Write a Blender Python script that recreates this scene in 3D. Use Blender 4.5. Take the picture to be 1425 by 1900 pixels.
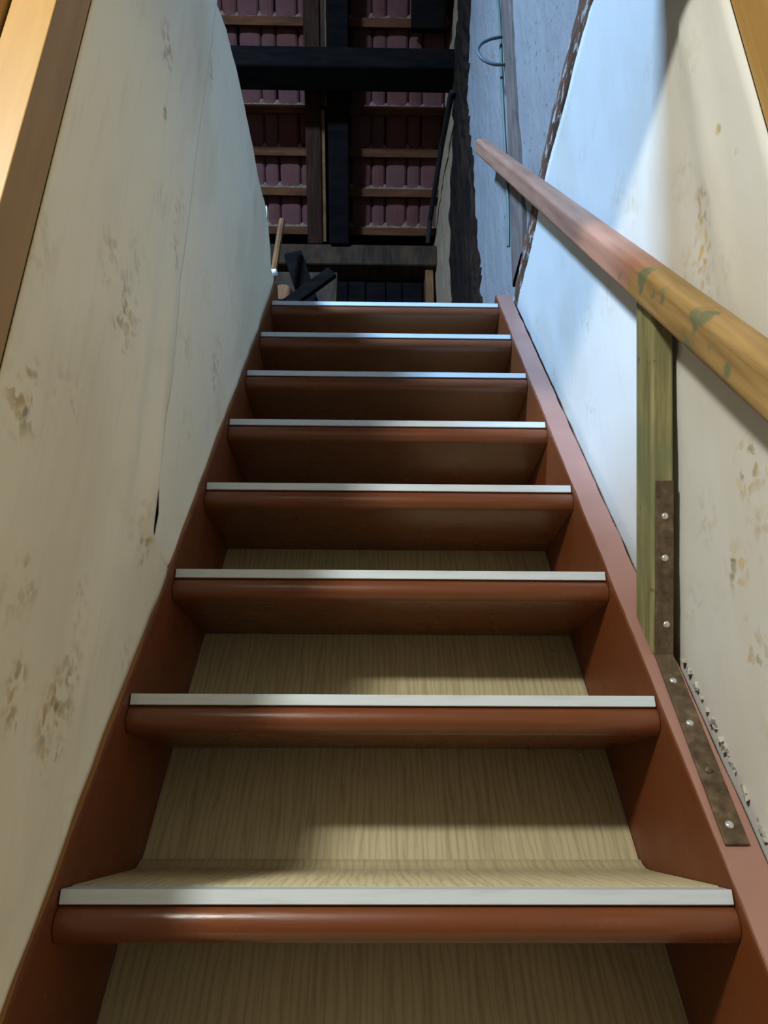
import bpy, bmesh, math, random
from mathutils import Vector, Matrix, noise
random.seed(7)
for o in list(bpy.data.objects): bpy.data.objects.remove(o)
S = bpy.context.scene
C = S.collection

# ------------------------------------------------------------------ camera
PITCH, YAW, ROLL, FPX = math.radians(22.6), 0.01458, 0.00269, 1320.0
cd = bpy.data.cameras.new('camera'); cam = bpy.data.objects.new('camera', cd); C.objects.link(cam)
fw = Vector((math.sin(YAW)*math.cos(PITCH), math.cos(YAW)*math.cos(PITCH), math.sin(PITCH)))
rt = Vector((math.cos(YAW), -math.sin(YAW), 0)); up = rt.cross(fw)
r2 = rt*math.cos(ROLL)+up*math.sin(ROLL); u2 = up*math.cos(ROLL)-rt*math.sin(ROLL)
m = Matrix((r2, u2, -fw)).transposed().to_4x4(); m.translation = Vector((-.0282, 0, 1.40)); cam.matrix_world = m
cd.sensor_fit = 'VERTICAL'; cd.sensor_height = 36.0; cd.sensor_width = 27.0
cd.lens = 36.0*FPX/1900.0; cd.clip_start = .01
S.camera = cam

# ------------------------------------------------------------------ world, daylight, lamp, exposure
w = bpy.data.worlds.new('world'); S.world = w; w.use_nodes = True
w.node_tree.nodes['Background'].inputs[0].default_value = (.50, .68, 1, 1)
w.node_tree.nodes['Background'].inputs[1].default_value = .6
S.view_settings.view_transform = 'Standard'; S.view_settings.look = 'None'
S.view_settings.exposure = 0.0; S.view_settings.gamma = 1.0; S.view_settings.use_curve_mapping = False
SLOPE = 1.11                                        # rise per metre of both roof slopes
WIN = Vector((-1.87, -.35, 4.955))                    # centre of the roof window
def area(name, loc, d, sx, sy, power, col):
    l = bpy.data.lights.new(name, 'AREA'); l.shape = 'RECTANGLE'; l.size = sx; l.size_y = sy; l.energy = power; l.color = col
    o = bpy.data.objects.new(name, l); C.objects.link(o); o.location = loc
    o.rotation_euler = Vector(d).to_track_quat('-Z', 'Y').to_euler(); return o
area('roof_window_daylight', WIN+Vector((0, -.05, .045)), (0, .743, -.669), .46, .50, 510, (.37, .62, 1))
pl = bpy.data.lights.new('room_lamp', 'POINT'); pl.energy = 122; pl.color = (1, 1, .92); pl.shadow_soft_size = .075
po = bpy.data.objects.new('room_lamp', pl); C.objects.link(po); po.location = (-.81, -.57, 2.60)

# ------------------------------------------------------------------ materials
def mat(name, rough=.6, spec=.4):
    mt = bpy.data.materials.new(name); mt.use_nodes = True
    nt = mt.node_tree; b = nt.nodes['Principled BSDF']
    b.inputs['Roughness'].default_value = rough; b.inputs['Specular IOR Level'].default_value = spec
    return mt, nt, b
def N(nt, t, **k):
    n = nt.nodes.new(t)
    for a, v in k.items(): setattr(n, a, v)
    return n
def coords(nt, scale=(1,1,1), kind='Object', rot=(0,0,0)):
    tc = N(nt, 'ShaderNodeTexCoord'); mp = N(nt, 'ShaderNodeMapping')
    mp.inputs['Scale'].default_value = scale; mp.inputs['Rotation'].default_value = rot
    nt.links.new(tc.outputs[kind], mp.inputs[0]); return mp.outputs[0]
def coords_rs(nt, rot, scale):
    a = coords(nt, rot=rot); mp = N(nt, 'ShaderNodeMapping'); mp.inputs['Scale'].default_value = scale
    nt.links.new(a, mp.inputs[0]); return mp.outputs[0]
def ntex(nt, co, scale, detail=4, rough=.55, dist=0):
    n = N(nt, 'ShaderNodeTexNoise'); n.inputs['Scale'].default_value = scale; n.inputs['Detail'].default_value = detail
    n.inputs['Roughness'].default_value = rough; n.inputs['Distortion'].default_value = dist
    nt.links.new(co, n.inputs['Vector']); return n.outputs['Fac']
def ramp(nt, fac, stops, interp='LINEAR'):
    r = N(nt, 'ShaderNodeValToRGB'); r.color_ramp.interpolation = interp
    e = r.color_ramp.elements
    while len(e) < len(stops): e.new(.5)
    for k, (p, c) in enumerate(stops):
        e[k].position = p; e[k].color = tuple(c)+(1,) if len(c) == 3 else c
    nt.links.new(fac, r.inputs[0]); return r.outputs[0]
def g(v): return (v, v, v)
def mix(nt, fac, a, b, mode='MIX'):
    n = N(nt, 'ShaderNodeMixRGB', blend_type=mode)
    for i, v in ((0, fac), (1, a), (2, b)):
        if hasattr(v, 'is_output'): nt.links.new(v, n.inputs[i])
        elif i == 0: n.inputs[0].default_value = v
        else: n.inputs[i].default_value = tuple(v)+(1,)
    return n.outputs[0]
def mth(nt, op, a, b=0.0, clamp=False):
    n = N(nt, 'ShaderNodeMath', operation=op); n.use_clamp = clamp
    for i, v in ((0, a), (1, b)):
        if hasattr(v, 'is_output'): nt.links.new(v, n.inputs[i])
        else: n.inputs[i].default_value = v
    return n.outputs[0]
def bump(nt, b, h, strength=.3, dist=.01):
    n = N(nt, 'ShaderNodeBump'); n.inputs['Strength'].default_value = strength; n.inputs['Distance'].default_value = dist
    nt.links.new(h, n.inputs['Height']); nt.links.new(n.outputs[0], b.inputs['Normal'])
def setc(nt, b, c):
    if hasattr(c, 'is_output'): nt.links.new(c, b.inputs['Base Color'])
    else: b.inputs['Base Color'].default_value = tuple(c)+(1,)

def wood(name, light, dark, grain=(1,1,1), rough=.6, spec=.3, lo=.35, hi=.65, bmp=.25, fine=1.0):
    mt, nt, b = mat(name, rough, spec); co = coords(nt, grain)
    f = ntex(nt, co, 22*fine, 6, .6, .6); f2 = ntex(nt, coords(nt), 2.6, 3)
    c = ramp(nt, f, [(lo, dark), (hi, light)])
    c = mix(nt, ramp(nt, f2, [(.42, g(.0)), (.62, g(.35))]), c, dark)
    setc(nt, b, c); bump(nt, b, f, bmp, .004); return mt

def paint_mat(name, col, worn, rough, spec):
    mt, nt, b = mat(name, rough, spec); co = coords(nt)
    n1 = ntex(nt, co, 9, 5); n2 = ntex(nt, co, 55, 4)
    c = mix(nt, ramp(nt, n1, [(.4, g(0)), (.7, g(.55))]), col, tuple(v*.78 for v in col))
    chips = ramp(nt, n2, [(.73, g(0)), (.77, g(1))]); c = mix(nt, chips, c, worn)
    setc(nt, b, c); bump(nt, b, ntex(nt, coords(nt, (9, 60, 60)), 1.6, 4), .12, .004)
    rr = ramp(nt, n1, [(.3, g(rough*.8)), (.7, g(min(1, rough*1.35)))]); nt.links.new(rr, b.inputs['Roughness']); return mt
M = {}
M['paint'] = paint_mat('red_brown_paint', (.160, .047, .0155), (.36, .18, .08), .27, .6)
M['paint_stringer'] = paint_mat('red_brown_paint_dull', (.150, .040, .0105), (.33, .16, .08), .45, .4)
M['paint_top'] = paint_mat('worn_stringer_paint', (.36, .185, .145), (.42, .26, .20), .36, .55)

def lino():
    mt, nt, b = mat('wood_print_linoleum', .42, .35)
    co = coords(nt, (1, .16, .16))
    wv = N(nt, 'ShaderNodeTexWave', wave_type='BANDS', bands_direction='X'); wv.inputs['Scale'].default_value = 30
    wv.inputs['Distortion'].default_value = 9; wv.inputs['Detail'].default_value = 3; wv.inputs['Detail Scale'].default_value = 1.1
    nt.links.new(co, wv.inputs['Vector'])
    st = ntex(nt, coords(nt, (1, .05, .05)), 150, 3, .6)
    c = ramp(nt, wv.outputs['Fac'], [(.0, (.385, .33, .195)), (.18, (.46, .40, .245)), (1, (.49, .425, .265))])
    c = mix(nt, ramp(nt, st, [(.36, g(.45)), (.52, g(0))]), c, (.28, .23, .14))
    c = mix(nt, ramp(nt, ntex(nt, coords(nt), 14, 4), [(.62, g(0)), (.8, g(.4))]), c, (.20, .14, .08))
    setc(nt, b, c); bump(nt, b, st, .08, .002); return mt
M['lino'] = lino()

mt, nt, b = mat('white_nosing_strip', .28, .5)
c = mix(nt, ramp(nt, ntex(nt, coords(nt, (3, 30, 30)), 5, 4), [(.5, g(0)), (.72, g(.5))]), (.62, .69, .74), (.48, .52, .53))
setc(nt, b, c); M['strip'] = mt

def cluster_mask(nt, pts):
    tc = N(nt, 'ShaderNodeTexCoord'); out = None
    wob = N(nt, 'ShaderNodeTexNoise'); wob.inputs['Scale'].default_value = 18
    nt.links.new(tc.outputs['Object'], wob.inputs['Vector'])
    for (y, z, rr, a) in pts:
        sx = N(nt, 'ShaderNodeVectorMath', operation='MULTIPLY'); sx.inputs[1].default_value = (0, 1.25, 1)
        nt.links.new(tc.outputs['Object'], sx.inputs[0])
        d = N(nt, 'ShaderNodeVectorMath', operation='DISTANCE'); d.inputs[1].default_value = (0, y*1.25, z)
        nt.links.new(sx.outputs[0], d.inputs[0])
        v = mth(nt, 'MULTIPLY', mth(nt, 'SUBTRACT', 1.0, mth(nt, 'DIVIDE', d.outputs['Value'], rr), True), a)
        out = v if out is None else mth(nt, 'MAXIMUM', out, v)
    return mth(nt, 'MULTIPLY', out, ramp(nt, wob.outputs['Fac'], [(.3, g(.4)), (.6, g(1.4))]))

def wallpaper(name, base, pts, stain, rough=.75):
    mt, nt, b = mat(name, rough, .2); co = coords(nt)
    msk = cluster_mask(nt, pts)
    vo = N(nt, 'ShaderNodeTexVoronoi'); vo.inputs['Scale'].default_value = 70
    dn = N(nt, 'ShaderNodeTexNoise'); dn.inputs['Scale'].default_value = 45; dn.inputs['Detail'].default_value = 3; nt.links.new(co, dn.inputs['Vector'])
    dv = N(nt, 'ShaderNodeVectorMath', operation='MULTIPLY_ADD'); dv.inputs[1].default_value = (.03, .03, .03)
    nt.links.new(dn.outputs['Color'], dv.inputs[0]); nt.links.new(co, dv.inputs[2]); nt.links.new(dv.outputs[0], vo.inputs['Vector'])
    sep = N(nt, 'ShaderNodeSeparateColor'); nt.links.new(vo.outputs['Color'], sep.inputs[0])
    pet = ramp(nt, sep.outputs[0], [(0, (.40, .26, .06)), (.3, (.54, .38, .11)), (.55, (.24, .21, .07)), (.7, (.45, .28, .10)), (.88, (.19, .165, .07))], 'CONSTANT')
    shp = mth(nt, 'MULTIPLY', ramp(nt, vo.outputs['Distance'], [(.35, g(1)), (.75, g(0))]), ramp(nt, sep.outputs[1], [(.34, g(0)), (.40, g(1))]))
    fac = mth(nt, 'MULTIPLY', shp, ramp(nt, msk, [(.10, g(0)), (.70, g(.75))]))
    # faint sprigs all over the paper
    v2 = N(nt, 'ShaderNodeTexVoronoi'); v2.inputs['Scale'].default_value = 6.5; nt.links.new(co, v2.inputs['Vector'])
    spr = mth(nt, 'MULTIPLY', ramp(nt, v2.outputs['Distance'], [(.08, g(.26)), (.34, g(0))]), shp)
    fac = mth(nt, 'MAXIMUM', fac, spr)
    n1 = ntex(nt, coords(nt, (1, 1, .45)), 3.2, 5); n2 = ntex(nt, coords(nt, (1, 3, .35)), 17, 4)
    c = mix(nt, ramp(nt, n1, [(.48, g(0)), (.78, g(.5))]), base, stain)
    c = mix(nt, ramp(nt, n2, [(.55, g(0)), (.8, g(.16))]), c, stain)
    c = mix(nt, fac, c, pet); setc(nt, b, c)
    bump(nt, b, ntex(nt, co, 26, 4), .10, .004); return mt
M['paper_left'] = wallpaper('floral_wallpaper_left', (.87, .81, .65), [
    (.778, 1.482, .075, 1), (.80, 1.545, .045, 1), (.765, 1.999, .08, .75), (.762, 2.508, .07, .5), (.917, 2.237, .06, .5), (.90, 2.30, .05, .4), (.584, 1.756, .06, .8),
    (.963, 1.74, .05, .9), (.974, 2.754, .06, .45), (1.259, 2.25, .09, .6), (.70, 2.029, .06, .5), (.797, 1.609, .05, .7), (.676, 1.495, .05, .9), (.789, 2.398, .014, 1.2), (.66, 1.60, .05, .5)], (.42, .31, .16))
M['paper_right'] = wallpaper('floral_wallpaper_right', (.64, .63, .59), [
    (.713, 2.14, .045, 1), (.729, 2.085, .05, .95), (.74, 2.03, .035, .7), (.732, 1.763, .06, .8), (.808, 1.67, .05, .8), (.74, 1.69, .05, .7), (.80, 1.57, .05, .7), (.642, 2.198, .011, 1.3), (.62, 2.13, .012, 1.2), (.78, 2.10, .05, .4)], (.47, .40, .26))

def plaster(name, base, dark, sc=11, thr=.66, bm=.4):
    mt, nt, b = mat(name, .85, .2); n = ntex(nt, coords(nt, (1, 1, .4)), sc, 6, .65); n2 = ntex(nt, coords(nt), sc*3.5, 4)
    c = mix(nt, ramp(nt, n, [(.45, g(0)), (.75, g(.4))]), base, tuple(.72*v for v in base))
    c = mix(nt, ramp(nt, n2, [(thr, g(0)), (thr+.05, g(.75))]), c, dark)
    setc(nt, b, c); bump(nt, b, n, bm, .015); return mt
M['plaster'] = plaster('whitewashed_plaster', (.27, .26, .26), (.10, .075, .06), 13, .63, .6)
M['plaster_cream'] = plaster('cream_plaster', (.30, .20, .12), (.10, .07, .04), 13, .62)
M['room_wall'] = plaster('room_wall_paint', (.26, .24, .21), (.21, .19, .17), 5, .8, .1)
M['bounce_white'] = plaster('bounce_white_paint', (.76, .72, .62), (.6, .55, .45), 5, .8, .1)  # white for the added bounce wall
M['dark_void'] = plaster('void_shade', (.035, .028, .022), (.02, .016, .012))  # shade of the gap behind the torn paper put into a near-black colour
M['crumb'] = plaster('crumbled_plaster', (.52, .49, .43), (.12, .10, .08), 40, .55)
M['pine'] = wood('varnished_pine', (.43, .265, .085), (.30, .165, .046), (1.6, 1.6, .12), .42, .3, .3, .7, .06)
M['orange_edge'] = paint_mat('stringer_edge_orange', (.30, .135, .035), (.40, .2, .07), .5, .4)  # orange-brown strip along the top of the left stringer
def rail_mat():
    mt, nt, b = mat('handrail_half_painted', .55, .35)
    f = ntex(nt, coords(nt, (1.3, 1, 1), rot=(math.radians(-54.9), 0, 0)), 6, 3)
    gr = ntex(nt, coords_rs(nt, (math.radians(-54.9), 0, 0), (1, .07, 1)), 55, 5)
    bare = ramp(nt, gr, [(.35, (.22, .135, .044)), (.65, (.40, .255, .098))])
    pink = ramp(nt, gr, [(.3, (.28, .13, .08)), (.7, (.42, .215, .14))])
    tc = N(nt, 'ShaderNodeTexCoord'); sp = N(nt, 'ShaderNodeSeparateXYZ'); nt.links.new(tc.outputs['Object'], sp.inputs[0])
    nz = ntex(nt, coords(nt), 30, 4)
    e = mth(nt, 'ADD', sp.outputs[2], mth(nt, 'MULTIPLY', mth(nt, 'SUBTRACT', nz, .5), .10))
    half = ramp(nt, mth(nt, 'SUBTRACT', e, 1.6), [(.505, g(0)), (.525, g(1))])
    c = mix(nt, half, bare, pink)
    spots = None
    for (y, z, rr) in ((.69, 1.93, .020), (.70, 1.915, .016), (.655, 1.875, .010), (.745, 2.02, .012), (.79, 2.09, .016), (.77, 2.04, .010), (.86, 2.16, .012), (.635, 1.83, .010), (.80, 2.075, .008), (.66, 1.925, .014)):
        d = N(nt, 'ShaderNodeVectorMath', operation='DISTANCE'); d.inputs[1].default_value = (0, y, z)
        m2 = N(nt, 'ShaderNodeVectorMath', operation='MULTIPLY'); m2.inputs[1].default_value = (0, 1, 1)
        nt.links.new(tc.outputs['Object'], m2.inputs[0]); nt.links.new(m2.outputs[0], d.inputs[0])
        v = mth(nt, 'SUBTRACT', 1.0, mth(nt, 'DIVIDE', d.outputs['Value'], rr*1.3), True)
        spots = v if spots is None else mth(nt, 'MAXIMUM', spots, v)
    spots = mth(nt, 'MULTIPLY', spots, ramp(nt, nz, [(.40, g(.0)), (.58, g(1.9))]))
    c = mix(nt, ramp(nt, spots, [(.12, g(0)), (.7, g(.8))]), c, (.10, .135, .075))
    setc(nt, b, c); bump(nt, b, gr, .2, .003); return mt
M['rail'] = rail_mat()
def post_mat():
    mt, nt, b = mat('green_stained_post', .7, .25)
    gr = ntex(nt, coords_rs(nt, (math.radians(-21.4), 0, 0), (1.3, 1, .06)), 80, 6, .65)
    c = ramp(nt, gr, [(.30, (.11, .10, .035)), (.5, (.22, .20, .085)), (.72, (.36, .30, .15))])
    gn = ntex(nt, coords(nt, (2, 1, .35)), 13, 4)
    c = mix(nt, ramp(nt, gn, [(.45, g(0)), (.65, g(.75))]), c, (.15, .165, .085))
    c = mix(nt, ramp(nt, ntex(nt, coords(nt), 31, 3), [(.68, g(0)), (.74, g(.8))]), c, (.05, .045, .02))
    setc(nt, b, c); bump(nt, b, gr, .25, .003); return mt
M['post'] = post_mat()
mt, nt, b = mat('rusty_iron', .55, .45); n = ntex(nt, coords(nt), 75, 5)
setc(nt, b, ramp(nt, n, [(.3, (.055, .034, .018)), (.55, (.115, .078, .042)), (.75, (.19, .14, .085))])); b.inputs['Metallic'].default_value = .25; bump(nt, b, n, .3, .002); M['iron'] = mt
mt, nt, b = mat('bright_screw_steel', .25, .6); setc(nt, b, (.72, .72, .70)); b.inputs['Metallic'].default_value = .7; M['screw'] = mt
M['old_timber'] = wood('old_brown_timber', (.060, .031, .014), (.020, .011, .006), (1, .25, .25), .85, .2)
M['rafter'] = wood('roof_rafter_timber', (.045, .018, .008), (.015, .007, .004), (2, .2, .2), .9, .1)
M['black_timber'] = wood('blackened_timber', (.0075, .005, .004), (.0025, .002, .002), (.25, 1, 1), .95, .08)
M['bark_timber'] = wood('rough_bark_timber', (.032, .018, .011), (.006, .004, .004), (1, 1, .2), .95, .08, bmp=.9)
M['batten'] = wood('roof_batten_wood', (.125, .040, .011), (.06, .02, .006), (.2, 1, 1), .85, .2)
M['pale_wood'] = wood('pale_sawn_wood', (.20, .085, .028), (.10, .042, .014), (1, 1, .3), .75, .2)
M['grey_wood'] = wood('weathered_grey_wood', (.20, .155, .135), (.105, .08, .07), (1, 1, .2), .85, .2)
def ledge_mat():
    mt, nt, b = mat('flaking_whitewash_on_timber', .85, .2); n = ntex(nt, coords(nt, (1, .5, 1.2)), 34, 5, .65)
    gr = ntex(nt, coords(nt, (1, .15, 1)), 40, 4)
    br = ramp(nt, gr, [(.3, (.055, .026, .016)), (.7, (.19, .095, .055))])
    c = mix(nt, ramp(nt, n, [(.54, g(0)), (.60, g(1))]), br, (.42, .39, .36)); setc(nt, b, c); bump(nt, b, n, .5, .008); return mt
M['ledge'] = ledge_mat()
mt, nt, b = mat('terracotta_tile', .9, .15); n = ntex(nt, coords(nt), 12, 5); n2 = ntex(nt, coords(nt, (3, 1, 1)), 40, 3)
oi = N(nt, 'ShaderNodeObjectInfo')
c = ramp(nt, n, [(.3, (.080, .025, .018)), (.7, (.125, .043, .032))]); c = mix(nt, mth(nt, 'MULTIPLY', oi.outputs['Random'], .4), c, (.11, .05, .05))
setc(nt, b, c); bump(nt, b, n2, .2, .004); M['tile'] = mt
mt, nt, b = mat('lime_mortar', .95, .1); n = ntex(nt, coords(nt), 45, 4)
setc(nt, b, ramp(nt, n, [(.3, (.10, .055, .035)), (.65, (.22, .14, .095))])); bump(nt, b, n, .6, .01); M['mortar'] = mt
mt, nt, b = mat('dull_floor_boards', .7, .2); setc(nt, b, ramp(nt, ntex(nt, coords(nt, (4, .3, 1)), 12, 4), [(.3, (.07, .045, .026)), (.7, (.12, .08, .048))])); M['floor'] = mt
mt, nt, b = mat('green_cable', .5, .4); setc(nt, b, (.10, .15, .12)); M['green'] = mt
mt, nt, b = mat('grey_cable', .5, .4); setc(nt, b, (.085, .115, .135)); M['cable'] = mt
mt, nt, b = mat('black_rod', .7, .3); setc(nt, b, (.012, .011, .010)); M['black'] = mt
mt, nt, b = mat('white_porcelain', .25, .5); setc(nt, b, (.75, .77, .8)); M['white'] = mt
mt, nt, b = mat('window_glass', .02, .5); b.inputs['Transmission Weight'].default_value = 1.0; b.inputs['IOR'].default_value = 1.01; setc(nt, b, (1, 1, 1)); M['glass'] = mt

# ------------------------------------------------------------------ mesh helpers
class MB:
    def __init__(s): s.v = []; s.f = []
    def add(s, vs, fs):
        o = len(s.v); s.v += [tuple(p) for p in vs]; s.f += [tuple(i+o for i in f) for f in fs]; return s
    def box(s, x0, x1, y0, y1, z0, z1):
        return s.add([(x0,y0,z0),(x1,y0,z0),(x1,y1,z0),(x0,y1,z0),(x0,y0,z1),(x1,y0,z1),(x1,y1,z1),(x0,y1,z1)],
                     [(3,2,1,0),(4,5,6,7),(0,1,5,4),(1,2,6,5),(2,3,7,6),(3,0,4,7)])
    def prism(s, poly, x0, x1):                     # polygon in (y, z) extruded along x
        n = len(poly); vs = [(x0,y,z) for y,z in poly]+[(x1,y,z) for y,z in poly]
        fs = [tuple(range(n)), tuple(range(2*n-1, n-1, -1))]+[(i, i+n, (i+1)%n+n, (i+1)%n) for i in range(n)]
        return s.add(vs, fs)
    def tube(s, pts, r, n=8, taper=None):
        pts = [Vector(p) for p in pts]; rings = []
        for i, p in enumerate(pts):
            t = (pts[min(i+1, len(pts)-1)]-pts[max(i-1, 0)]).normalized()
            a = t.orthogonal().normalized() if i == 0 else (a-t*a.dot(t)).normalized()
            bb = t.cross(a); rr = r if taper is None else taper[i]
            rings.append([p+(a*math.cos(k*2*math.pi/n)+bb*math.sin(k*2*math.pi/n))*rr for k in range(n)])
        vs = [q for ring in rings for q in ring]; fs = []
        for i in range(len(pts)-1):
            for k in range(n): fs.append((i*n+k, i*n+(k+1)%n, (i+1)*n+(k+1)%n, (i+1)*n+k))
        fs += [tuple(range(n-1, -1, -1)), tuple((len(pts)-1)*n+k for k in range(n))]
        return s.add(vs, fs)
    def beam(s, a, b, wx, h, upv=(0,0,1)):          # rectangular bar between two points
        a, b = Vector(a), Vector(b); t = (b-a).normalized(); sx = t.cross(Vector(upv)).normalized(); uz = sx.cross(t)
        vs = [p+sx*i*wx/2+uz*j*h/2 for p in (a, b) for i, j in ((-1,-1),(1,-1),(1,1),(-1,1))]
        return s.add(vs, [(3,2,1,0),(4,5,6,7),(0,1,5,4),(1,2,6,5),(2,3,7,6),(3,0,4,7)])
    def grid(s, rows):                              # rows of equal-length point lists
        n = len(rows[0]); vs = [p for r in rows for p in r]
        return s.add(vs, [(j*n+i, j*n+i+1, (j+1)*n+i+1, (j+1)*n+i) for j in range(len(rows)-1) for i in range(n-1)])
    def build(s, name, m, parent=None, bevel=0, smooth=False, solid=0, loc=None, seg=2):
        me = bpy.data.meshes.new(name); me.from_pydata(s.v, [], s.f); me.update()
        bm = bmesh.new(); bm.from_mesh(me); bmesh.ops.recalc_face_normals(bm, faces=bm.faces); bm.to_mesh(me); bm.free()
        if m: me.materials.append(M[m])
        if smooth:
            for p in me.polygons: p.use_smooth = True
        o = bpy.data.objects.new(name, me); C.objects.link(o)
        if solid: md = o.modifiers.new('s', 'SOLIDIFY'); md.thickness = solid; md.offset = 0
        if bevel: md = o.modifiers.new('b', 'BEVEL'); md.width = bevel; md.segments = seg; md.limit_method = 'ANGLE'
        attach(o, parent, loc); return o
def world_loc(o):
    l = Vector(o.location)
    while o.parent: o = o.parent; l += o.location
    return l
def attach(o, parent, loc=None):
    base = Vector(loc) if loc is not None else Vector((0, 0, 0))
    if parent: o.parent = parent; o.location = base-world_loc(parent)
    else: o.location = base
def share(src, name, parent, loc):
    o = src.copy(); o.name = name; C.objects.link(o); attach(o, parent, loc); return o
def tag(o, label=None, cat=None, group=None, kind=None):
    for k, v in (('label', label), ('category', cat), ('group', group), ('kind', kind)):
        if v: o[k] = v
    return o
def empty(name, loc, **k):
    o = bpy.data.objects.new(name, None); C.objects.link(o); o.location = loc; o.empty_display_size = .1
    return tag(o, **k)
def nz(x, y, z, s): return noise.noise(Vector((x*s, y*s, z*s)))
def interp(t, tab):
    if t <= tab[0][0]: return tab[0][1]
    for (a, va), (b, vb) in zip(tab, tab[1:]):
        if t <= b: return va+(vb-va)*(t-a)/(b-a)
    return tab[-1][1]

# ------------------------------------------------------------------ stair measurements
W2 = .35; Y0, Z0, GO, RI = .834, 1.32, .1352, .2171; K = RI/GO
NT0, NT1 = -5, 8                                    # tread indices; 0..7 are the eight in view
def zl(y): return Z0+(y-Y0)*K                       # line through the nosings
def yl(z): return Y0+(z-Z0)/K
FLOOR_A = Z0+7*RI                                   # attic floor level

# ------------------------------------------------------------------ structure: the room below
tag(MB().box(-2.2, 2.2, -2.6, 2.9, -.12, 0).build('floor', 'floor'), label='plain board floor of the room below the stairs', kind='structure')
tag(MB().box(-2.2, 2.2, -2.6, -2.5, 0, 2.72).build('wall_back', 'room_wall'), label='wall of the lower room behind the doorway', kind='structure')
tag(MB().box(-2.2, -2.1, -2.5, .40, 0, 2.72).build('wall_room_left', 'room_wall'), label='left wall of the lower room', kind='structure')
tag(MB().box(.95, 1.05, -2.5, .40, 0, 2.72).build('wall_bounce_right', 'bounce_white'), label='unseen white wall added close on the right to bounce lamp light', kind='structure')  # unseen wall, set close and white to bounce lamp light onto the left wallpaper
wf = MB().box(-2.2, -.505, .40, .48, 0, 2.80).box(.50, 2.2, .40, .48, 0, 2.80).box(-.505, .50, .40, .48, 2.51, 2.80)
tag(wf.build('wall_front', 'room_wall'), label='wall around the doorway at the foot of the stairs', kind='structure')
tag(MB().box(-2.2, 2.2, -2.6, .40, 2.72, 2.728).build('ceiling', 'room_wall'), label='ceiling of the lower room', kind='structure')

# door frame: boards of varnished pine
jl = MB().box(-.408, -.362, .482, .54, .78, 2.445).build('trim_1', 'pine', bevel=.0012)
tag(jl, label='varnished pine door post at the left edge of the stair foot', kind='structure')
MB().box(-.506, -.411, .470, .54, .78, 2.75).build('casing_board', 'pine', jl, bevel=.004)
jr = MB().box(.405, .455, .482, .56, .80, 2.445).build('trim_2', 'pine', bevel=.0012)
tag(jr, label='varnished pine door post at the upper right edge', kind='structure')
MB().box(.458, .54, .470, .56, .80, 2.75).build('casing_board', 'pine', jr, bevel=.004)
tag(MB().box(-.408, .455, .482, .54, 2.45, 2.51).build('trim_3', 'pine', bevel=.004), label='pine head board over the doorway', kind='structure')

# ------------------------------------------------------------------ left wall with torn wallpaper
ST_L = .03                                          # left stringer top above the nosing line
EDGE = lambda y: zl(y)+ST_L+.002
yEDGE = lambda z: yl(z-ST_L-.002)
wl = MB().prism([(.545, 0), (1.90, 0), (1.90, 2.98), (.545, 2.98)], -.462, -.393)
wl.prism([(.545, EDGE(.545)+.01), (1.86, EDGE(1.86)+.01), (1.88, 2.97), (.545, 2.97)], -.3925, -.374)
WL = tag(wl.build('wall_left', 'dark_void'), label='left stair wall covered in faded cream floral wallpaper', kind='structure')
TEAR = [(1.750, 1.081), (1.769, .998), (1.793, .993), (1.853, .989), (1.944, .984), (2.05, .992), (2.149, .984), (2.226, .968), (2.6, .955), (3.2, .95)]
GAP = [(1.750, .004), (1.765, .008), (1.785, .026), (1.82, .034), (1.86, .022), (1.90, .012), (2.05, .008), (2.16, .006), (2.22, .0), (4, .0)]
TOP = [(.5, 2.93), (.953, 2.937), (1.038, 2.982), (1.153, 3.024), (1.263, 3.04), (1.387, 3.057), (1.508, 3.053), (1.592, 3.062), (1.63, 3.03), (1.64, 3.10), (1.67, 3.05), (1.729, 3.026), (1.764, 2.975), (1.80, 2.985), (1.85, 2.99), (1.90, 3.02)]
AMP = [(1.66, 0), (1.76, .014), (1.83, .027), (1.95, .024), (2.10, .016), (2.24, .006), (2.45, 0)]
def left_x(y, z, near):
    x = -.3612+(.0035*nz(y, z, 0, 3.1)+.0012*nz(y, z, 3, 14))*min(1, max(0, (y-.545)/.08))
    e = (z-EDGE(y))*.53
    if e < .032: x += .0045*(1-max(e, 0)/.032)
    if e < .05: x += .0006*nz(y, z, 5, 20)
    if near:
        d = interp(z, TEAR)-y
        x += interp(z, AMP)*(.12+.6*math.exp(-((d-.055)/.030)**2)+.35*math.exp(-((d-.15)/.03)**2))*min(1, math.exp(-(d-.2)/.05))
        x += .004*math.exp(-((y-.70-.25*(z-1.9))/.02)**2)*max(0, 1-abs(z-2.2)/.6)
    else:
        x -= .004*max(0, 1-(y-interp(z, TEAR))/.06)
        x += .004*math.exp(-((y-1.62)/.05)**2)
        if y > 1.70: x -= .012*((y-1.70)/.2)**2
    return x
def sheet(z0, near):
    rows = []; nr = 150; nc = 44; ztop = 2.90
    for j in range(nr+1):
        z = z0+(ztop-z0)*j/nr; T = interp(z, TEAR)
        if near: a, b = .5402, min(T, yEDGE(z))
        else: a, b = T+interp(z, GAP), min(yEDGE(z), 1.895)
        b = max(b, a+.0005)
        rows.append([(left_x(y, z, near), y, z) for y in (a+(b-a)*i/nc for i in range(nc+1))])
    last = rows[-1]
    for k in range(1, 9):
        rw = []
        for i, (x, y, z) in enumerate(last):
            if not near: y = y+(1.895-last[-1][1])*(i/nc)*k/8
            zt = interp(y, TOP)+.006*nz(y, 0, 0, 40); zz = ztop+(zt-ztop)*k/8
            rw.append((left_x(y, zz, near)-(.02 if k == 8 else 0)*.3, y, zz))
        rows.append(rw)
    return rows
MB().grid(sheet(.895, True)).build('wallpaper', 'paper_left', WL, smooth=True, solid=.0015)
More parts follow.
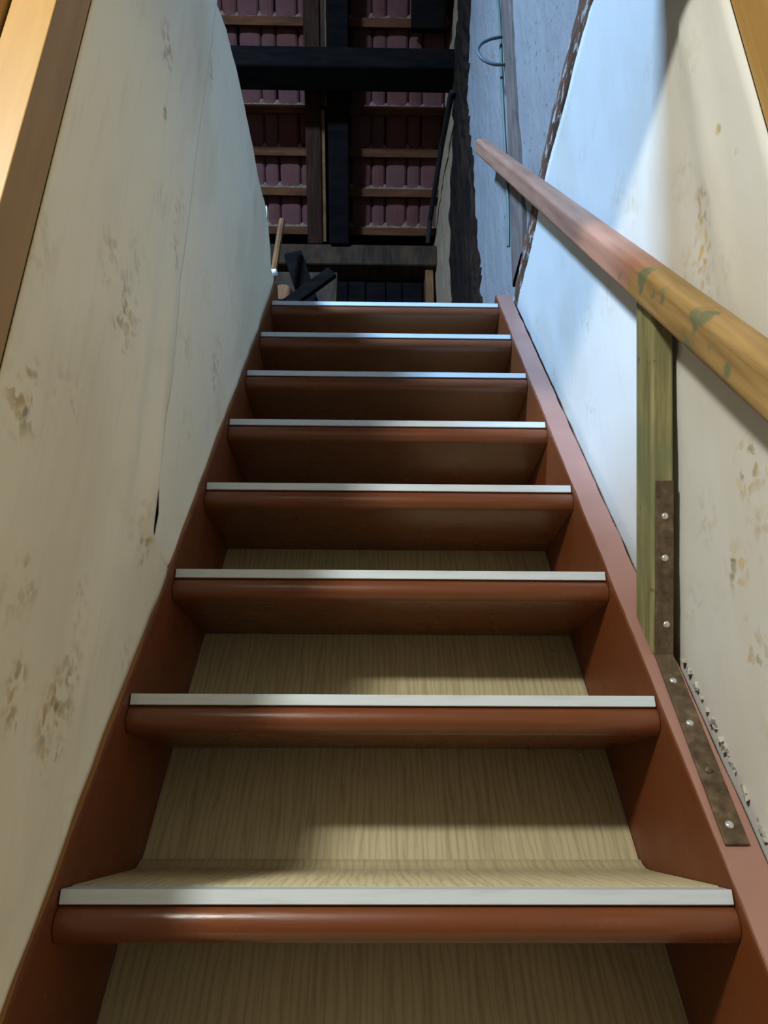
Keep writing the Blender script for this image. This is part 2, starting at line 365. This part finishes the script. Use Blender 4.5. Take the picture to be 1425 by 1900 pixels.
tag(MB().grid(sheet(1.752, False)).build('wallpaper', 'paper_left', WL, smooth=True, solid=.0015), label='loose wallpaper sheet beyond the long tear')
MB().tube([(-.372, 1.835, 3.000), (-.350, 1.832, 3.000)], .011, 12).build('insulator_knob', 'white', WL, bevel=.004)

# ------------------------------------------------------------------ right wall
RX = [(.5, .4040), (.60, .4043), (.87, .409), (1.0, .412), (1.3, .414), (1.75, .420), (2.5, .428), (3.62, .345), (3.9, .335)]
def rx(y): return interp(y, RX)
ROOF0 = 4.9+3.6*SLOPE
def zroof(y): return ROOF0-SLOPE*y
RIDGE = 1.6; ZR = zroof(RIDGE)
def znear(y): return ZR-(RIDGE-y)*SLOPE
bk = MB().box(.46, .56, .545, 3.9, 0, 2.94)
WR = tag(bk.build('wall_right', 'dark_void'), label='right stair wall of stained wallpaper and whitewashed plaster', kind='structure')
rows = []
for j in range(90):
    z = .3+(2.935-.3)*j/89
    rows.append([(rx(y)+(.003*nz(y, z, 0, 4)+.0022*nz(y, z, 7, 11)+.001*nz(y, z, 1, 35))*min(1, (y-.5605)/.06)
                  -.007*math.exp(-((y-.665-.10*(2.3-z))/.018)**2)*(1 if z > 2.05 else max(0, 1-(2.05-z)/.12)), y, z) for y in (.5605+(1.92-.5605)*i/70 for i in range(71))])
MB().grid(rows).build('wallpaper', 'paper_right', WR, smooth=True, solid=.002)
rows = []
def plaster_rows(ys):
  rows = []
  for j in range(70):
    rw = []
    for y in ys:
        zt = (zroof(y) if y > RIDGE else znear(y))+.06; zt = max(zt, 2.9)
        z = 2.84+(zt-2.84)*j/69
        rw.append((rx(max(y, .5))+.010+.007*nz(y, z, 0, 5)+.006*nz(y, z, 4, 15)+.003*nz(y, z, 9, 38), y, z))
    rows.append(rw)
  return rows
tag(MB().grid(plaster_rows([2.62+(3.72-2.62)*i/40 for i in range(41)])).build('plaster_face', 'plaster_cream', WR, smooth=True, solid=.003), label='cream plaster strip beyond the dark upright')
tag(MB().grid(plaster_rows([-2.3+(2.62+2.3)*i/170 for i in range(171)])).build('plaster_face', 'plaster', WR, smooth=True, solid=.003), label='whitewashed rough plaster above the timber ledge')
up_ = MB().prism([(-2.3, 2.96), (3.8, 2.96), (3.8, zroof(3.8)+.1), (RIDGE, ZR+.1), (-2.3, znear(-2.3)+.1)], .47, .56)
up_.build('masonry', 'dark_void', WR)
# horizontal ledge timber at attic floor level
LT = [(.90, 3.045), (1.0, 3.042), (1.17, 3.033), (1.30, 3.03), (1.48, 3.012), (1.64, 2.99), (1.87, 2.956)]
LB = [(.90, 2.905), (1.05, 2.93), (1.2, 2.935), (1.38, 2.925), (1.53, 2.89), (1.79, 2.860), (1.87, 2.855)]
rows = []
for i in range(61):
    y = .60+(1.87-.60)*i/60; t = interp(y, LT)+.006*nz(y, 0, 0, 25); bt = interp(y, LB)+.006*nz(y, 2, 0, 25); x = rx(y)
    xo = x-.004-.004*nz(y, 5, 0, 18)
    rows.append([(x+.04, y, bt), (xo+.006, y, bt), (xo, y, bt+.015), (xo-.002, y, (t+bt)/2), (xo+.002, y, t-.012), (xo+.01, y, t), (x+.04, y, t)])
MB().grid(rows).build('ledge_timber', 'ledge', WR, smooth=True)
# grey vertical stud with the cable
GL = [(1.853, 2.998), (1.805, 3.18), (1.765, 3.426), (1.721, 3.629), (1.704, 3.822), (1.672, 4.124), (1.65, 4.5), (1.63, 5.2)]
GR = [(1.70, 2.96), (1.649, 3.07), (1.632, 3.275), (1.621, 3.426), (1.602, 3.601), (1.565, 3.80), (1.544, 3.917), (1.52, 4.5), (1.50, 5.2)]
def yo(tab, z): return interp(z, [(b, a) for a, b in tab])
rows = []
for i in range(40):
    z = 2.97+(5.2-2.97)*i/39; a, b = yo(GL, z), yo(GR, z); x = rx(1.7)-.006
    a += .008*nz(0, z, 0, 9); b += .008*nz(3, z, 0, 9)
    rows.append([(x+.05, a, z), (x+.003, a, z), (x, a-.012, z), (x, b+.012, z), (x+.003, b, z), (x+.05, b, z)])
MB().grid(rows).build('stud', 'grey_wood', WR, smooth=False)
cb = [(rx(1.7)-.010-.003*math.sin(z*9), yo(GL, z)+.012, z) for z in [3.12+.06*i for i in range(34)]]
cable = MB().tube(cb, .006, 8).build('wall_cable', 'green')
tag(cable, 'thin green cable running up beside the grey upright stud on the plaster', 'cable')
lp = [(.424, 1.685, 3.945), (.395, 1.68, 3.930), (.37, 1.68, 3.922), (.336, 1.68, 3.899), (.322, 1.68, 3.870), (.320, 1.68, 3.850), (.335, 1.68, 3.812), (.372, 1.68, 3.788), (.409, 1.68, 3.789), (.426, 1.685, 3.80)]
lp2 = []
for i in range(len(lp)-1):
    for k in range(4):
        a, b = Vector(lp[i]), Vector(lp[i+1]); lp2.append(a.lerp(b, k/4))
lp2.append(Vector(lp[-1]))
for _ in range(3): lp2 = [lp2[0]]+[(lp2[i-1]+lp2[i]*2+lp2[i+1])/4 for i in range(1, len(lp2)-1)]+[lp2[-1]]
tag(MB().tube(lp2, .0058, 8).build('cable_loop', 'cable', smooth=True), 'loop of dark grey cable sticking out from the whitewashed wall', 'cable')
# rough dark upright at the end of the plaster
rows = []
PLt = [(2.86, 3.14), (4.18, 3.08), (4.636, 2.95), (4.835, 2.82), (5.18, 2.74), (5.497, 2.54), (5.9, 2.50)]
PRt = [(2.86, 2.48), (3.46, 2.497), (3.78, 2.512), (4.12, 2.505), (4.42, 2.53), (4.73, 2.54), (4.95, 2.445), (5.12, 2.29), (5.9, 2.25)]
for i in range(110):
    z = FLOOR_A+(5.72-FLOOR_A)*i/109; a = interp(z, PRt)+.05*nz(0, z, 0, 11)+.05*nz(0, z, 5, 37); b = interp(z, PLt)+.03*nz(7, z, 0, 9)
    rw = [(rx(a)+.03, a, z)]
    for k in range(9):
        y = a+(b-a)*k/8; rw.append((rx(y)-.016-.014*nz(y, z, 0, 12)-(.008 if 0 < k < 8 else -.012), y, z))
    rw.append((rx(b)+.03, b, z)); rows.append(rw)
tag(MB().grid(rows).build('upright_timber', 'bark_timber', WR, smooth=True), label='blackened rough upright timber with bark edge')
# crumbling plaster along the stringer
cr = MB(); 
for i in range(26):
    y = .85+.0055*i+.02*random.random(); z = zl(y)+.012+.004*random.random(); s_ = .0015+.0045*random.random()**2; x = .4060+.004*random.random()
    vs = [(x+s_*a*random.uniform(.6, 1), y+s_*b_*random.uniform(.6, 1), z+s_*c_*random.uniform(.5, 1.3)) for a in (-1, 1) for b_ in (-1, 1) for c_ in (-1, 1)]
    cr.add(vs, [(0,1,3,2),(4,6,7,5),(0,4,5,1),(2,3,7,6),(0,2,6,4),(1,5,7,3)])
tag(cr.build('plaster_crumbs', 'crumb', WR), kind='stuff', label='crumbled plaster bits along the right stringer')

# ------------------------------------------------------------------ attic shell
fa = MB().box(-.358, .400, .40, .575, 2.73, FLOOR_A).box(-3.0, .56, -2.4, .40, 2.73, FLOOR_A).box(-3.0, -.463, .40, 3.9, 2.73, FLOOR_A).box(-.463, .43, 2.06, 3.9, 2.73, FLOOR_A)
tag(fa.build('floor_attic', 'floor'), label='attic floor around the stair opening', kind='structure')
tag(MB().prism([(-2.4, 2.70), (3.9, 2.70), (3.9, zroof(3.9)+.1), (RIDGE, ZR+.1), (-2.4, znear(-2.4)+.1)], -3.1, -3.0).build('wall_gable', 'plaster_cream'), label='far gable wall of the attic', kind='structure')
def slab(a, b, x0, x1, f, t, o=.0):
    return [(a, f(a)+o), (b, f(b)+o), (b, f(b)+o+t), (a, f(a)+o+t)]
wy0, wy1, wx0, wx1 = WIN.y-.18, WIN.y+.18, WIN.x-.25, WIN.x+.25
nr_ = MB()
for a, b, x0, x1 in ((-2.5, RIDGE, -3.1, wx0), (-2.5, RIDGE, wx1, .56), (-2.5, wy0, wx0, wx1), (wy1, RIDGE, wx0, wx1)):
    nr_.prism(slab(a, b, x0, x1, znear, .10), x0, x1)
tag(nr_.build('ceiling_slope_near', 'old_timber'), label='near roof slope over the stair foot with a roof window', kind='structure')
wn = tag(MB().prism(slab(wy0-.04, wy0, 0, 0, znear, .13, -.02), wx0-.04, wx1+.04).prism(slab(wy1, wy1+.04, 0, 0, znear, .13, -.02), wx0-.04, wx1+.04)
    .prism(slab(wy0, wy1, 0, 0, znear, .13, -.02), wx0-.04, wx0).prism(slab(wy0, wy1, 0, 0, znear, .13, -.02), wx1, wx1+.04).build('window_1', 'old_timber'), label='small roof window in the near slope', kind='structure')
CE = tag(MB().prism(slab(RIDGE, 3.95, 0, 0, zroof, .08, .09), -3.1, .56).build('ceiling_slope_far', 'black_timber'), label='underside of the tiled roof slope behind the stair head', kind='structure')
# roof geometry along the far slope: s measured down-slope in y
nrm = Vector((0, SLOPE, 1)).normalized(); dwn = Vector((0, 1, -SLOPE)).normalized()
def rp(x, y, off=0): return Vector((x, y, zroof(y)))+nrm*off
BY = [2.505, 2.665, 2.826, 2.982, 3.137, 3.296, 3.450, 3.605]      # batten lines
BXL, BXR = -1.75, .44
def bbox_slope(x0, x1, y, along, off0, off1):       # bar lying on the slope
    p = Vector((0, y, zroof(y))); vs = []
    for x in (x0, x1):
        for s_, o_ in ((-along/2, off0), (along/2, off0), (along/2, off1), (-along/2, off1)):
            q = p+dwn*s_+nrm*o_; vs.append((x, q.y, q.z))
    return MB().add(vs, [(0,1,2,3),(7,6,5,4),(0,4,5,1),(1,5,6,2),(2,6,7,3),(3,7,4,0)])
for y in BY:
    bo = bbox_slope(BXL, rx(y)+.03, y, .048, -.028, .012)
    bo.build('batten', 'batten', CE, bevel=.003)
# tile: pan, step, narrow roll; hung from batten to batten
tw = .226; L_ = .252
def tile_mesh():
    prof = [(0, .016), (.004, .002), (.018, -.006), (.066, -.009), (.116, -.006), (.128, .002), (.133, .016), (.139, .016), (.143, .004), (.152, -.003), (.182, -.005), (.208, -.002), (.219, .006), (.222, .016)]
    mb = MB(); rows = []
    for t, lift in ((-L_/2, .014), (L_/2, .000)):
        for th in (0, .012): rows.append([Vector((u, 0, 0))+dwn*t+nrm*(o_+lift+th) for u, o_ in prof])
    n = len(prof); vs = [p for r in rows for p in r]; fs = []
    for i in range(n-1): fs += [(i, i+1, 2*n+i+1, 2*n+i), (n+i, 3*n+i, 3*n+i+1, n+i+1), (i, n+i, n+i+1, i+1), (2*n+i, 2*n+i+1, 3*n+i+1, 3*n+i)]
    fs += [(0, 2*n, 3*n, n), (n-1, 2*n-1, 4*n-1, 3*n-1)]
    return mb.add(vs, fs)
tile0 = None
for k in range(len(BY)-1):
    ym = (BY[k]+BY[k+1])/2
    for c_ in range(9):
        x = .206-.204+.002+tw*(c_-7)-.204*0
        x = -.201+tw*(c_-6)+random.uniform(-.004, .004)
        if x > .36: continue
        loc = rp(x, ym, .022+random.uniform(-.002, .003))
        if tile0 is None: tile0 = tile_mesh().build('tile', 'tile', CE, loc=loc)
        else: share(tile0, 'tile', CE, loc)
    for c_ in (9-7+1,):                             # closing tile against the right wall
        share(tile0, 'tile', CE, rp(-.201+tw*2, ym, .022))
# lime torching just above each batten
for y in BY[1:]:
    rows = []; n = 150; x1 = rx(y)
    for i in range(n+1):
        x = -1.6+(x1+1.6)*i/n; ph = ((x+.201) % tw)/tw
        hgt = .008+.010*max(0, nz(x, y, 0, 24))+.008*nz(x, y, 3, 60)
        if abs(ph-.60) < .06 or ph < .05 or ph > .95: hgt += .014+.02*nz(x, y, 9, 33)
        hgt = max(hgt, .004); p = Vector((x, y, zroof(y)))-dwn*.0245
        rows.append([tuple(p+nrm*(-.004)), tuple(p-dwn*(hgt*.5)+nrm*(-.002)), tuple(p-dwn*hgt+nrm*(.006)), tuple(p-dwn*(hgt+.008)+nrm*.034)])
    MB().grid(rows).build('mortar', 'mortar', CE, smooth=True)
# rafters
def rafter(x0, x1, ya, yb, d0, d1, m_):
    a, b = rp(0, ya), rp(0, yb); vs = []
    for x in (x0, x1):
        for p, o_ in ((a, d0), (b, d0), (b, d1), (a, d1)):
            q = p+nrm*o_; vs.append((x, q.y, q.z))
    return MB().add(vs, [(0,1,2,3),(7,6,5,4),(0,4,5,1),(1,5,6,2),(2,6,7,3),(3,7,4,0)]).build('rafter', m_, CE, bevel=.006)
rafter(-.470, -.375, RIDGE, 3.66, -.030, -.14, 'rafter')
rafter(-.330, -.205, RIDGE, 3.66, -.030, -.17, 'black_timber')
rafter(.165, .36, RIDGE, 2.86, -.030, -.12, 'black_timber')
rafter(-1.25, -1.12, RIDGE, 3.66, -.030, -.15, 'rafter')
for (xa, xb, ym_, al, mm) in ((-.374, -.345, 2.75, 1.15, 'old_timber'), (-.344, -.336, 2.75, 1.15, 'pale_wood'), (-.374, -.352, 3.40, .75, 'pale_wood')):
    bbox_slope(xa, xb, ym_, al, -.125, -.03).build('edge_lath', mm, CE)
tag(MB().box(-2.9, .42, 2.70, 2.86, 5.21, 5.37).build('purlin', 'black_timber', CE, bevel=.012), label='thick blackened purlin across the roof')
# eaves: wall plate, boarding
WB = tag(MB().box(-3.0, .5, 3.74, 3.80, FLOOR_A, 4.75).build('wall_eaves', 'black_timber'), label='dark boarded knee wall under the eaves', kind='structure')
MB().box(-3.0, .40, 3.56, 3.72, 4.585, 4.745).build('wall_plate', 'old_timber', WB, bevel=.012)
x = -1.6
while x < .30:
    wd = .125+random.uniform(-.02, .02)
    MB().box(x, x+wd-.008, 3.715-random.uniform(0, .01), 3.738, FLOOR_A, 4.58).build('board', 'black_timber', WB, bevel=.003); x += wd
MB().box(.285, .335, 3.60, 3.71, FLOOR_A, 4.58).build('stud', 'pale_wood', WB, bevel=.004)

# ------------------------------------------------------------------ staircase
ST = empty('staircase', (0, Y0+NT0*GO, 0), label='steep closed-string staircase painted red-brown with white-edged treads', cat='staircase')
ya, yb = .30, 1.815
def stringer(x0, x1, top, end, nm):
    pt = [(ya, max(0, zl(ya)+top)), (end, zl(end)+top), (end+.10, FLOOR_A+.02), (end+.12, FLOOR_A-.30), (ya+.33, 0), (ya-.12, 0)]
    pt = [(yl(.12-top), .12), (end, zl(end)+top), (end+.015, zl(end)+top-.01), (end+.20, FLOOR_A), (end+.20, FLOOR_A-.14), (yl(0)+.36, 0.0), (yl(.12-top), 0.0)]
    return MB().prism(pt, x0, x1).build(nm, 'paint_stringer', ST, bevel=.004)
sl_ = stringer(-.390, -W2, ST_L, 1.85, 'stringer')
sr = stringer(W2, .399, .010, 1.818, 'stringer')
# worn top skin of the right stringer
def top_skin(x0, x1, top, end, par=None, m_='paint_top'):
    rows = []
    for i in range(120):
        y = yl(.14)+(end-.004-yl(.14))*i/119; z = zl(y)+top
        j = .0025*nz(y, 0, 0, 30)
        rows.append([(x0+.0015+abs(j), y, z+.0008), (x1-.002+j, y, z+.0008)])
    return MB().grid(rows).build('edge_skin', m_, par or sr, solid=.0012)
top_skin(W2, .399, .010, 1.818)
top_skin(-.372, -W2, ST_L, 1.845, sl_, 'orange_edge')
tread0 = strip0 = cover0 = None
def nose_profile(depth):
    # front top edge at (0,0); bullnose below the strip
    pr_ = [(depth, 0), (.004, 0), (.0005, -.002), (.0005, -.0120), (-.0005, -.0128)]
    for k in range(15):
        a = math.radians(118+k*10.5); pr_.append((.0105+.0175*math.cos(a), -.0298+.0182*math.sin(a)))
    pr_ += [(depth+.028, -.048)]
    return pr_
DEP = .262
for i in range(NT0, NT1):
    loc = (0, Y0+i*GO, Z0+i*RI)
    if tread0 is None:
        t = MB().prism(nose_profile(DEP), -W2+.0012, W2-.0012).build('tread', 'paint', ST, loc=loc, smooth=True); tread0 = t
        s_ = MB().prism([(-.0022, .0022), (.028, .0022), (.028, .0004), (.0003, .0004), (.0003, -.0120), (-.0016, -.0120), (-.0022, -.0112)], -W2+.002, W2-.002).build('nosing_strip', 'strip', t, loc=loc); strip0 = s_
        rows = []
        for k in range(41):
            x = -.348+.696*k/40
            cut = .0
            rows.append([(x, .0285, .0004), (x, .0285, .0032), (x, DEP-.03, .0034), (x, DEP-.014, .0045), (x, DEP-.002, .009), (x, DEP+.005, .014), (x, DEP+.0065, .014), (x, DEP+.0065, .0004)])
        c_ = MB().grid(rows).build('tread_covering', 'lino', t, loc=loc, smooth=True); cover0 = c_
    else:
        t = share(tread0, 'tread', ST, loc); share(strip0, 'nosing_strip', t, loc); share(cover0, 'tread_covering', t, loc)
tread0.data.set_sharp_from_angle(angle=math.radians(35))
# back panels (printed hardboard), one per step, with nail heads
for i in range(NT0, NT1-1):
    y, z = Y0+i*GO, Z0+i*RI
    zt = z+RI-.046
    a = y+DEP+.007; b = a+(zt-z)/K+.004*math.sin(i*2.3)
    pn = MB().prism([(a, z+.001), (b, zt), (b+.012, zt), (a+.012, z+.001)], -W2+.001, W2-.001).build('back_panel', 'lino', ST)
    for nx_, nzz in ((.308, .055+.03*(i % 2)), (-.30, .05)):
        if i in (-1, 0, 1):
            f = (RI-nzz)/(zt-z); yy = a+(b-a)*f
            MB().tube([(nx_, yy+.002, z+RI-nzz), (nx_, yy-.004, z+RI-nzz+.002)], .0042, 8).build('nail', 'screw', pn)
# two painted quadrant side beads under the top step
MB().box(-W2+.001, W2-.001, Y0+7*GO+DEP+.001, Y0+7*GO+DEP+.022, FLOOR_A-.26, FLOOR_A-.05).build('back_panel', 'paint', ST, bevel=.002)

# ------------------------------------------------------------------ handrail, post and strap
HR = empty('handrail', (.375, 1.0, 1.60), label='wooden handrail half painted pink, half bare, on a green-stained post', cat='handrail')
def section_bar(a, b, x0, x1, h0, h1, n=26, ch=.008):
    a, b = Vector((0,)+a), Vector((0,)+b); t = (b-a).normalized(); nn = Vector((0, -t.z, t.y)); rows = []
    sec = [(x0+ch, h0), (x0, h0+ch), (x0, h1-ch), (x0+ch, h1), (x1-ch, h1), (x1, h1-ch), (x1, h0+ch), (x1-ch, h0)]
    sec.append(sec[0]); mb = MB(); N_ = n
    vs = []; k = len(sec)-1
    for i in range(N_+1):
        p = a.lerp(b, i/N_)
        for (x, h) in sec[:-1]:
            q = p+nn*(h+.0012*nz(i*.4, h*50, x*9, 1)); vs.append((x+.0012*nz(i*.5, h*40, 3, 1), q.y, q.z))
    fs = [(i*k+j, i*k+(j+1)%k, (i+1)*k+(j+1)%k, (i+1)*k+j) for i in range(N_) for j in range(k)]
    fs += [tuple(range(k-1, -1, -1)), tuple(N_*k+j for j in range(k))]
    return mb.add(vs, fs)
section_bar((.47, 1.563), (1.985, 3.716), .345, .392, 0, .052).build('rail', 'rail', HR, bevel=.003)
pd = Vector((0, -.163, .417)).normalized(); pq = Vector((0, .417, .163)).normalized()
base = Vector((0, 1.0, 1.600)); pv = []
for x in (.366, .401):
    for s_, d_ in ((.002, .001), (.002+.055, .066), (.535, .066), (.535, .001)):
        q = base+pd*s_+pq*d_; pv.append((x, q.y, q.z))
# foot cut to the slope of the stringer, head cut to the slope of the rail
def on_line(p, d, y0, z0, sl):                      # slide p along d to the line z = z0 + (y-y0)*sl
    k = (z0+(p.y-y0)*sl-p.z)/(d.z-sl*d.y); return p+d*k
pv = []
for x in (.366, .397):
    f0, b0 = base+pq*.001, base+pq*.064
    for p in (on_line(f0, pd, Y0, Z0+.012, K), on_line(b0, pd, Y0, Z0+.012, K), on_line(b0, pd, .47, 1.563, 1.4211), on_line(f0, pd, .47, 1.563, 1.4211)):
        pv.append((x, p.y, p.z))
post = MB().add(pv, [(0,1,2,3),(7,6,5,4),(0,4,5,1),(1,5,6,2),(2,6,7,3),(3,7,4,0)]).build('post', 'post', HR, bevel=.0035)
# iron strap: up the post face, then bent down along the stringer top
fo = on_line(base+pq*.001, pd, Y0, Z0+.0118, K); th = .004
top_p = fo+pd*.248; sl = Vector((0, -1, -K)).normalized(); sn = Vector((0, -K, 1)).normalized()
low_p = fo+sl*.280
stv = []
inn = [top_p, fo, low_p]; out = [top_p-pq*th, fo-pq*th*.9+sn*th*.6, low_p+sn*th]
xr = [(.371, .396), (.369, .395), (.358, .385)]
for p, o_, (xa, xb) in zip(inn, out, xr): stv += [(xa, p.y, p.z), (xb, p.y, p.z), (xb, o_.y, o_.z), (xa, o_.y, o_.z)]
stf = [(0,1,2,3), (8,11,10,9)]
for i in (0, 4): stf += [(i+j, i+4+j, i+4+(j+1)%4, i+(j+1)%4) for j in range(4)]
strap = MB().add(stv, stf).build('iron_strap', 'iron', HR, bevel=.0012)
def screw(p, d, x, m_='screw', r_=.0052):
    p = Vector((x, p.y, p.z)); d = Vector(d)
    MB().tube([p, p+d*.0012, p+d*.0024, p+d*.0031], r_, 12, [r_, r_*.95, r_*.65, r_*.2]).build('screw', m_, strap, smooth=True)
for (y, z, x) in ((.927, 1.783, .383), (.949, 1.728, .383), (.983, 1.641, .385)):
    k = (Vector((0, y, z))-fo).dot(pd); screw(fo+pd*k-pq*th, -pq, x)
for (y, x, m_) in ((.975, .3785, 'screw'), (.938, .376, 'screw'), (.902, .374, 'iron'), (.865, .371, 'screw')):
    k = (fo.y-y)/(-sl.y); screw(fo+sl*k+sn*th, sn, x, m_)

# ------------------------------------------------------------------ odds and ends on the stairs and in the attic
sc = MB().box(.205, .306, Y0+3*GO+.215, Y0+3*GO+.235, Z0+3*RI+.0036, Z0+3*RI+.016)
tag(sc.build('pale_sliver', 'white'), 'small white scrap lying at the back of the middle tread', 'sliver')  # thin white bar across the back of one tread
A = FLOOR_A
tag(MB().tube([(-.455, 2.20, A), (-.437, 2.20, 3.21), (-.425, 2.20, 3.36), (-.410, 2.20, 3.585)], .013, 8).build('wooden_stick', 'pale_wood'), 'thin orange-brown stick leaning beside the left wall end', 'stick')
def plank(nm, a, b, wx, h, m_, label, cat, upv=(0, 1, 0)):
    return tag(MB().beam(a, b, wx, h, upv).build(nm, m_, bevel=.004), label, cat)
plank('wooden_plank', (-.17, 2.34, A+.03), (-.378, 2.34, 3.54), .075, .03, 'black_timber', 'dark plank leaning upright to the left at the stair head', 'plank')
plank('wooden_board', (-.47, 2.27, 3.135), (-.205, 2.27, 3.385), .05, .025, 'black_timber', 'dark board slanting up to the right across the stair head', 'board')
plank('wooden_box', (-.36, 2.72, A), (-.36, 2.72, 3.71), .30, .16, 'old_timber', 'dull brown wooden box behind the leaning planks', 'box')
tag(MB().tube([(-.405, 2.305, 3.315), (-.405, 2.35, 3.315), (-.405, 2.50, 3.32)], .040, 14).build('firewood_log', 'pale_wood', bevel=.005), 'pale sawn log end lying among the planks', 'log')
tag(MB().tube([(.375, 2.68, 4.99), (.350, 3.03, 5.004), (.315, 3.50, 4.90), (.305, 3.60, 4.80)], .016, 8).build('iron_rod', 'black'), 'thin black rod running along the cream plaster beyond the dark upright', 'rod')
